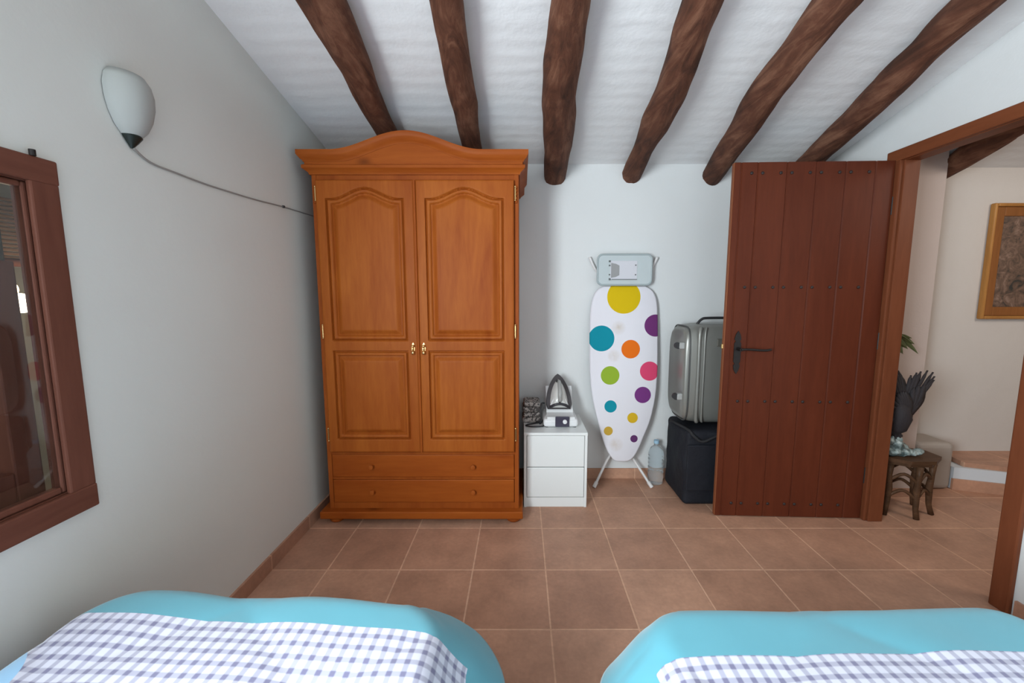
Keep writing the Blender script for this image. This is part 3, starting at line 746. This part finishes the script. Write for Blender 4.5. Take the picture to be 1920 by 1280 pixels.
# ---------------------------------------------------------------- wall sconce and its cable
SCN = thing('wall_sconce', (XL, 1.248, 1.69), 'white half bowl wall light on the left wall above the window', 'wall light')
b = MB()
prof = [(.012, 1.702), (.028, 1.712), (.046, 1.733), (.060, 1.764), (.068, 1.800), (.069, 1.832), (.063, 1.860), (.050, 1.880), (.046, 1.878), (.058, 1.858), (.064, 1.832), (.063, 1.802), (.055, 1.768), (.042, 1.739), (.024, 1.718), (.008, 1.709)]
b.lathe(prof, XL+.003, 1.243, 28, -PI/2, PI/2, .86, .98)
sh = b.build('shade', mat('alabaster_glass', (.43, .45, .43), .7, spec=.15), SCN, smooth=True)
b = MB(); b.lathe([(0, 1.678), (.005, 1.678), (.008, 1.684), (.018, 1.696), (.028, 1.710), (.026, 1.715), (0, 1.715)], XL+.004, 1.243, 22, -PI/2, PI/2, .95, 1); b.build('finial', mat('dark_patinated_metal', (.035, .045, .04), .4, .7), SCN, angle=50)
b = MB(); b.box(XL+.001, XL+.010, 1.208, 1.288, 1.73, 1.87, .003); b.build('back_plate', M['white_pl'], SCN)
b = MB(); b.tube(spline([(XL+.008, 1.243, 1.680), (XL+.004, 1.30, 1.657), (XL+.004, 1.40, 1.6525), (XL+.004, 1.52, 1.650), (XL+.004, 1.644, 1.653), (XL+.004, 1.80, 1.659), (XL+.004, 2.004, 1.672), (XL+.004, 2.235, 1.681), (XL+.004, 2.60, 1.69)], 6), .0032, 8)
cb = b.build('wall_cable', M['cable'], smooth=True); tag(cb, 'thin grey cable running along the left wall from the sconce to the wardrobe', 'cable')
b = MB(); b.box(XL+.001, XL+.012, 1.995, 2.006, 1.667, 1.678, .002); b.build('cable_clip', M['rubber'], cb)

# ---------------------------------------------------------------- hall things
PT = thing('framed_picture', (3.34, HY, 1.46), 'picture in a golden wooden frame on the hall wall', 'picture')
gw = wood('golden_frame_wood', (.30, .13, .035), (.46, .22, .065), 'Z', .3, .5, knots=False)
PX0, PX1, PZ0, PZ1 = 3.035, 3.665, 1.092, 1.836
def frame_ring(x0, x1, z0, z1, wd, y0, y1, name, m, bev=.004):
    b = MB(); b.box(x0, x0+wd, y0, y1, z0, z1, bev); b.box(x1-wd, x1, y0, y1, z0, z1, bev)
    b.box(x0+wd, x1-wd, y0, y1, z1-wd, z1, bev); b.box(x0+wd, x1-wd, y0, y1, z0, z0+wd, bev); b.build(name, m, PT)
frame_ring(PX0, PX1, PZ0, PZ1, .022, HY-.034, HY-.001, 'frame_lip', gw, .008)
frame_ring(PX0+.0225, PX1-.0225, PZ0+.0225, PZ1-.0225, .058, HY-.022, HY-.001, 'frame', wood('brown_frame_wood', (.20, .075, .022), (.29, .115, .036), 'Z', .4, .2, knots=False))
pm = mat('dark_mottled_picture', (.1, .06, .04), .6); g = N(pm); v = g.coord()
g.l(g.ramp(g.noise(v, 14, 7, .7, 1.5), [(.35, (.025, .025, .022)), (.45, (.10, .06, .04)), (.55, (.16, .095, .065)), (.66, (.26, .17, .13))]), g.p.inputs['Base Color'])
b = MB(); b.box(PX0+.081, PX1-.081, HY-.014, HY-.001, PZ0+.081, PZ1-.081); b.build('picture', pm, PT)

SX, SY = 2.215, 2.235
TB = thing('side_table', (SX, SY, 0), 'low dark carved wooden side table in the hall beside the doorway', 'table')
b = MB(); o = [(SX+.178*math.cos(PI/8+k*PI/4), SY+.125*math.sin(PI/8+k*PI/4)) for k in range(8)]
b.prism(o, .020, ((0, 0, .322), (1, 0, 0), (0, 1, 0), (0, 0, 1))); b.prism([(SX+(x-SX)*.88, SY+(y-SY)*.88) for x, y in o], .018, ((0, 0, .303), (1, 0, 0), (0, 1, 0), (0, 0, 1)))
b.build('tabletop', M['stool'], TB)
leg_xy = [(SX+.140*math.cos(a), SY+.095*math.sin(a)) for a in [PI/6+k*PI/3 for k in range(6)]]
for (x, y) in leg_xy:
    b = MB(); b.tube([(x+(x-SX)*.12, y+(y-SY)*.12, .001), (x, y, .06), (x-(x-SX)*.05, y-(y-SY)*.05, .16), (x, y, .24), (x, y, .303)], [.014, .013, .017, .013, .018], 10); b.build('leg', M['stool'], TB, smooth=True)
for zz in (.13, .225):
    for k in range(6):
        (xa, ya), (xb, yb_) = leg_xy[k], leg_xy[(k+1) % 6]
        b = MB(); b.tube(spline([(xa, ya, zz-.02), ((xa+xb)/2, (ya+yb_)/2, zz+.025), (xb, yb_, zz-.02)], 6), .009, 8); b.build('carved_rail', M['stool'], TB, smooth=True)

# feathered bird ornament with raised wings
BD = thing('bird_ornament', (2.16, 2.22, .342), 'dark bird ornament with raised feathered wings on the hall side table', 'ornament')
fm = mat('dark_feathers', (.022, .017, .020), .75); g = N(fm); g.bump(g.noise(g.coord(scale=(6, 6, 1)), 30, 4), .5, .01)
def feather(b, base, tip, wdt, yo=0, bend=.02):
    base = Vector(base); tip = Vector(tip); d = tip-base; L = d.length; d.normalize()
    side = Vector((d.z, 0, -d.x)).normalized()
    n = 8; rows = []
    for i in range(n+1):
        t = i/n; wv = wdt*(.55+.75*t)*(1 if t < .72 else math.sqrt(max(0.02, 1-((t-.72)/.28)**2)))
        p = base + d*L*t + side*bend*math.sin(PI*t*.8) + Vector((0, -.012*math.sin(PI*t)+yo, 0))
        rows.append((p-side*wv, p+Vector((0, -.006, 0)), p+side*wv, p+Vector((0, .006, 0))))
    vr = [[b.b.verts.new(q) for q in r] for r in rows]
    for A, B in zip(vr[:-1], vr[1:]):
        for k in range(4): b.b.faces.new((A[k], A[(k+1) % 4], B[(k+1) % 4], B[k]))
    b.b.faces.new(vr[0]); b.b.faces.new(vr[-1])
b = MB(); b.tube([(2.115, 2.215, .475), (2.130, 2.215, .50), (2.135, 2.212, .56), (2.125, 2.212, .62), (2.105, 2.212, .66)], [.022, .045, .058, .050, .022], 16); b.build('body', fm, BD, smooth=True)
b = MB(); b.ball((2.062, 2.205, .545), .024, 1.2, .9, .9, 3); b.tube([(2.045, 2.205, .545), (2.022, 2.203, .538), (2.012, 2.203, .528)], [.012, .008, .002], 8)
b.tube([(2.10, 2.212, .56), (2.062, 2.205, .545)], [.03, .02], 12); b.build('head', fm, BD, smooth=True)
b = MB()
tips = [(2.030, .640), (2.034, .685), (2.040, .73), (2.050, .775), (2.064, .808), (2.085, .822), (2.105, .828), (2.128, .826), (2.150, .80), (2.165, .765)]
for k, (x, z) in enumerate(tips): feather(b, (2.125+.004*k, 2.205, .545+.006*k), (x, 2.215+.004*k, z), .013, 0, .008)
for k, (x, z) in enumerate(tips[1:-1]): feather(b, (2.125+.003*k, 2.195, .54), (.4*2.125+.6*x, 2.195, .4*.55+.6*z), .018)
b.build('wing', fm, BD, smooth=True)
b = MB()
tips = [(2.205, .80), (2.232, .815), (2.252, .822), (2.285, .828), (2.314, .818), (2.322, .795), (2.318, .775), (2.275, .745), (2.268, .722), (2.250, .700), (2.225, .665), (2.205, .62)]
for k, (x, z) in enumerate(tips):
    feather(b, (2.150, 2.222, .60-.006*k), (x, 2.235-.003*k, z), .010 if 3 <= k <= 6 else .014, 0, -.008 if k < 7 else .004)
for k, (x, z) in enumerate(((2.19, .74), (2.22, .755), (2.25, .76), (2.25, .725), (2.225, .69), (2.20, .655), (2.18, .61))): feather(b, (2.14, 2.205, .55), (x, 2.212, z), .020)
b.build('wing', fm, BD, smooth=True)
b = MB(); b.tube([(2.125, 2.215, .48), (2.13, 2.215, .43)], .008, 8); b.tube([(2.15, 2.215, .49), (2.155, 2.215, .42)], .008, 8)
for k in range(5): feather(b, (2.135, 2.22, .50), (2.105+.02*k, 2.225, .455-.008*(k % 2)), .012)
b.build('tail_and_legs', fm, BD)
rm = mat('pale_aqua_ceramic', (.30, .37, .36), .35); g = N(rm)
g.l(g.ramp(g.noise(g.coord(), 22, 4, .6), [(.42, (.07, .10, .10)), (.55, (.24, .31, .31)), (.68, (.50, .57, .56))]), g.p.inputs['Base Color']); g.bump(g.noise(g.coord(), 30, 4), .6, .02)
b = MB()
for (x, y, z, r, sx, sz) in ((2.13, 2.215, .400, .045, 1.0, .9), (2.115, 2.205, .37, .042, 1.1, .7), (2.17, 2.205, .365, .044, 1.2, .55), (2.225, 2.20, .362, .034, 1.4, .5), (2.26, 2.205, .368, .022, 1.3, .8), (2.09, 2.235, .385, .038, .8, 1), (2.18, 2.24, .375, .042, 1.2, .8), (2.10, 2.205, .43, .022, 1, 1.2), (2.15, 2.22, .425, .024, 1, 1)):
    b.ball((x, y, z), r, sx, .8, sz, 3)
for v in b.b.verts:
    v.co += (v.co-Vector((2.16, 2.22, .36))).normalized()*.012*noise.noise(v.co*45); v.co.z = max(v.co.z, .3425)
ob = b.build('rocky_base', rm, BD, smooth=True); ob['label'] = 'pale blue-green lumpy base'

PL = thing('houseplant', (2.12, 2.395, 0), 'thin green plant sprig showing beside the doorway frame above the bird', 'plant')
lm = mat('green_leaf', (.075, .095, .028), .55); g = N(lm); g.l(g.mix(g.noise(g.coord(), 12, 3), (.05, .07, .02), (.15, .16, .06)), g.p.inputs['Base Color'])
b = MB(); b.lathe([(0, .001), (.05, .001), (.062, .03), (.058, .16), (.040, .22), (.045, .235), (.038, .235), (.033, .21), (0, .20)], 2.115, 2.395, 24); b.build('vase', mat('brown_clay_vase', (.12, .06, .035), .5), PL, smooth=True)
b = MB(); b.tube(spline([(2.115, 2.395, .2), (2.11, 2.395, .6), (2.12, 2.395, .9), (2.17, 2.39, 1.01), (2.24, 2.37, 1.015), (2.30, 2.35, .97)], 6), .0035, 8); b.build('stem', lm, PL, smooth=True)
b = MB()
def leafm(b, base, tip, wd):
    base = Vector(base); tip = Vector(tip); d = (tip-base); side = d.cross(Vector((0, 1, .3))).normalized(); n = 6; L_ = []; R_ = []; M_ = []
    for i in range(n+1):
        t = i/n; p = base+d*t-Vector((0, 0, .02*t*t)); ww = wd*math.sin(PI*min(.98, .06+t*.94)); L_.append(b.b.verts.new(p-side*ww)); R_.append(b.b.verts.new(p+side*ww)); M_.append(b.b.verts.new(p+Vector((0, -.004, -.003))))
    for i in range(n): b.b.faces.new((L_[i], L_[i+1], M_[i+1], M_[i])); b.b.faces.new((M_[i], M_[i+1], R_[i+1], R_[i]))
for (bx, bz, tx, tz, wd) in ((2.17, 1.0, 2.25, 1.02, .012), (2.18, .995, 2.235, .955, .013), (2.20, 1.0, 2.27, .985, .012), (2.16, .99, 2.20, .93, .014), (2.22, .995, 2.285, .94, .010), (2.15, .98, 2.22, .97, .015), (2.24, .98, 2.30, .925, .008), (2.19, .985, 2.21, .925, .012), (2.16, .99, 2.19, 1.03, .010)):
    leafm(b, (bx+.035, 2.385, bz+.005), (tx+.05, 2.36, tz), wd*1.35)
b.build('foliage', lm, PL, smooth=True)

# ---------------------------------------------------------------- beds and quilts
def quilt_mat(name, hx, yt, margin, margin_y, patch):
    """checked centre, turquoise border; UV holds the cloth's own coordinates in metres"""
    m = mat(name, (.8, .8, .9), .85, spec=.15); g = N(m); g.p.inputs['Sheen Weight'].default_value = .3
    tc = g.n('ShaderNodeTexCoord'); sep = g.n('ShaderNodeSeparateXYZ'); g.l(tc.outputs['UV'], sep.inputs[0])
    s_, t_ = sep.outputs[0], sep.outputs[1]
    P = .0285
    def stripe(c, ph, wd=.40):
        fr_ = g.math('FRACT', g.math('ADD', g.math('DIVIDE', c, P), ph+100))
        d = g.math('ABSOLUTE', g.math('SUBTRACT', fr_, .5))
        q = g.n('ShaderNodeMapRange'); q.inputs['From Min'].default_value = wd/2+.05; q.inputs['From Max'].default_value = wd/2-.05
        g.l(d, q.inputs['Value']); return q.outputs[0]
    a, c = stripe(s_, .0), stripe(t_, .0)
    col = g.mix(g.math('MULTIPLY', g.math('ADD', a, c), .5), (.68, .69, .80), (.20, .195, .31))
    thread = g.noise(tc.outputs['UV'], 900, 2)
    # border mask
    bx = g.math('GREATER_THAN', g.math('ABSOLUTE', s_), hx-margin)
    by = g.math('GREATER_THAN', t_, yt-margin_y)
    mask = g.math('MAXIMUM', bx, by)
    turq = g.mix(g.noise(tc.outputs['UV'], 6, 3), (.10, .34, .42), (.125, .39, .475))
    col = g.mix(mask, col, turq)
    if patch:
        px_, py_, r = patch
        dx = g.math('SUBTRACT', s_, px_); dy = g.math('SUBTRACT', t_, py_)
        f = g.math('LESS_THAN', g.math('SQRT', g.math('ADD', g.math('MULTIPLY', dx, dx), g.math('MULTIPLY', dy, dy))), r)
        f2 = g.math('LESS_THAN', g.math('SQRT', g.math('ADD', g.math('MULTIPLY', dx, dx), g.math('MULTIPLY', dy, dy))), r-.035)
        col = g.mix(f, col, (.35, .62, .88)); col = g.mix(f2, col, (.80, .84, .92))
    g.l(col, g.p.inputs['Base Color'])
    g.bump(thread, .1, .001)
    return m
def bed(zt, my, skew, xa, xb, yt, rot, label, qlabel, side, seed, patch=None):
    """xa..xb mattress width, yt foot end, rot small turn about the far outer corner"""
    xm = (xa+xb)/2; hw = (xb-xa)/2; yh = -1.10; mx = .13 if side > 0 else .195
    R = Matrix.Rotation(rot, 4, 'Z'); piv = Vector((xm, yt, 0))
    TR = Matrix.Translation(piv) @ R @ Matrix.Translation(-piv)
    def fin(b): bmesh.ops.transform(b.b, matrix=TR, verts=b.b.verts); return b
    B = thing('bed', tuple(TR @ Vector((xm, (yt+yh)/2, 0))), label, 'bed', 'twin single beds')
    b = MB(); b.box(xa+.06, xb-.02, yh, yt-.08, .20, .27, .01); fin(b).build('bed_base', M['pine_dark'], B)
    b = MB(); b.box(xa+.06, xb-.03, yh+.01, yt-.08, .272, zt-.030, .04, 4); fin(b).build('mattress', mat('white_ticking', (.7, .7, .68), .9), B)
    for lx in (xa+.09, xb-.06):
        for ly in (yt-.12, yh+.06):
            b = MB(); b.tube([(lx, ly, 0), (lx, ly, .2)], .022, 12); fin(b).build('leg', M['pine_dark'], B, angle=40)
    TR = Matrix.Translation(piv) @ Matrix.Rotation(rot, 4, 'Z') @ Matrix.Translation(-piv)
    # quilt: flat over the mattress, rolling over the edges; s across, t along
    ov = .215; r = .055
    S = hw+ov; t1 = yt+ov
    b = MB(); uvl = b.b.loops.layers.uv.new('UVMap')
    tmin = yh-.02; ins = .13 if side > 0 else .10; dm = ov+ins
    X0, X1, T1 = -hw+ins, hw-ins, yt-ins
    def pos(nx, ny, ux, uy, d):
        flare = math.radians((48 if side > 0 else 60) if side*ux > .1 else (60 if uy > .5 else 72)); s0, t0 = nx+ux*d, ny+uy*d
        e0 = ins-r                                   # flat part beyond the inner outline
        if d < e0: H, V = d, 0
        elif d < e0+r*flare:
            th = (d-e0)/r; H = e0+r*math.sin(th); V = r*(1-math.cos(th))
        else:
            e = d-e0-r*flare; H = e0+r*math.sin(flare)+e*math.cos(flare); V = r*(1-math.cos(flare))+e*math.sin(flare)
        k = min(1, V/.08)
        wob = .006*noise.noise(Vector((s0*6+seed, t0*6, seed)))*(1+1.5*k)
        puff = .011*(abs(math.sin(PI*(s0*.8+t0)/.42))**.5 * abs(math.sin(PI*(s0*.8-t0)/.42+.6))**.5-.6)*(1-k)
        hem = .010*math.sin((nx-ny)*17+seed+ (math.atan2(uy, ux) if uy > 0 and abs(ux) > .01 else 0)*2.2)*k
        if side > 0 and ux < 0: H = min(H, e0+r*.9)
        p = Vector((xm+nx+ux*(H+hem), ny+uy*(H+hem)-skew*(nx+ux*H)*smooth01(ny/.5), zt-V+wob+puff))
        return p, (s0, t0)
    def patch_grid(rows):
        vg = [[(b.b.verts.new(p), uv) for p, uv in row] for row in rows]
        for A, B2 in zip(vg[:-1], vg[1:]):
            for i in range(len(A)-1):
                q = (A[i], A[i+1], B2[i+1], B2[i])
                f = b.b.faces.new([w_[0] for w_ in q])
                for lp, w_ in zip(f.loops, q): lp[uvl].uv = w_[1]
    NI, NJ, ND = 64, 150, 26
    xs_ = [X0+(X1-X0)*i/NI for i in range(NI+1)]; ts_ = [tmin+(T1-tmin)*j/NJ for j in range(NJ+1)]; ds_ = [dm*k/ND for k in range(ND+1)]
    patch_grid([[pos(x, t, 0, 0, 0) for x in xs_] for t in ts_])
    patch_grid([[pos(X0, t, -1, 0, d) for d in ds_] for t in ts_])
    patch_grid([[pos(X1, t, 1, 0, d) for d in ds_] for t in ts_])
    patch_grid([[pos(x, T1, 0, 1, d) for x in xs_] for d in ds_])
    for cx_, a0_ in ((X1, 0), (X0, PI/2)):
        patch_grid([[pos(cx_, T1, round(math.cos(a0_+PI/2*k/18), 9), round(math.sin(a0_+PI/2*k/18), 9), d) for d in ds_] for k in range(19)])
    bmesh.ops.remove_doubles(b.b, verts=b.b.verts, dist=3e-4)
    fin(b)
    if side > 0:
        for v in b.b.verts: v.co.x = max(v.co.x, XL+.014)
    q = b.build('quilt', quilt_mat('checked_quilt_'+('one' if side > 0 else 'two'), S, t1, mx, my, patch), smooth=True)
    md = q.modifiers.new('thickness', 'SOLIDIFY'); md.thickness = .014; md.offset = -1
    tag(q, qlabel, 'quilt', 'checked quilts on the twin beds')
bed(.515, .325, .038, -1.06, -.155, .945, math.radians(-1.5), 'single bed under the left quilt, beside the left wall', 'checked quilt with turquoise border on the left bed, against the wall', 1, 1, (-.50, .62, .14))
bed(.490, .365, 0, .285, 1.235, .930, math.radians(1.2), 'single bed under the right quilt, near the doorway', 'checked quilt with turquoise border on the right bed, near the doorway', -1, 4)
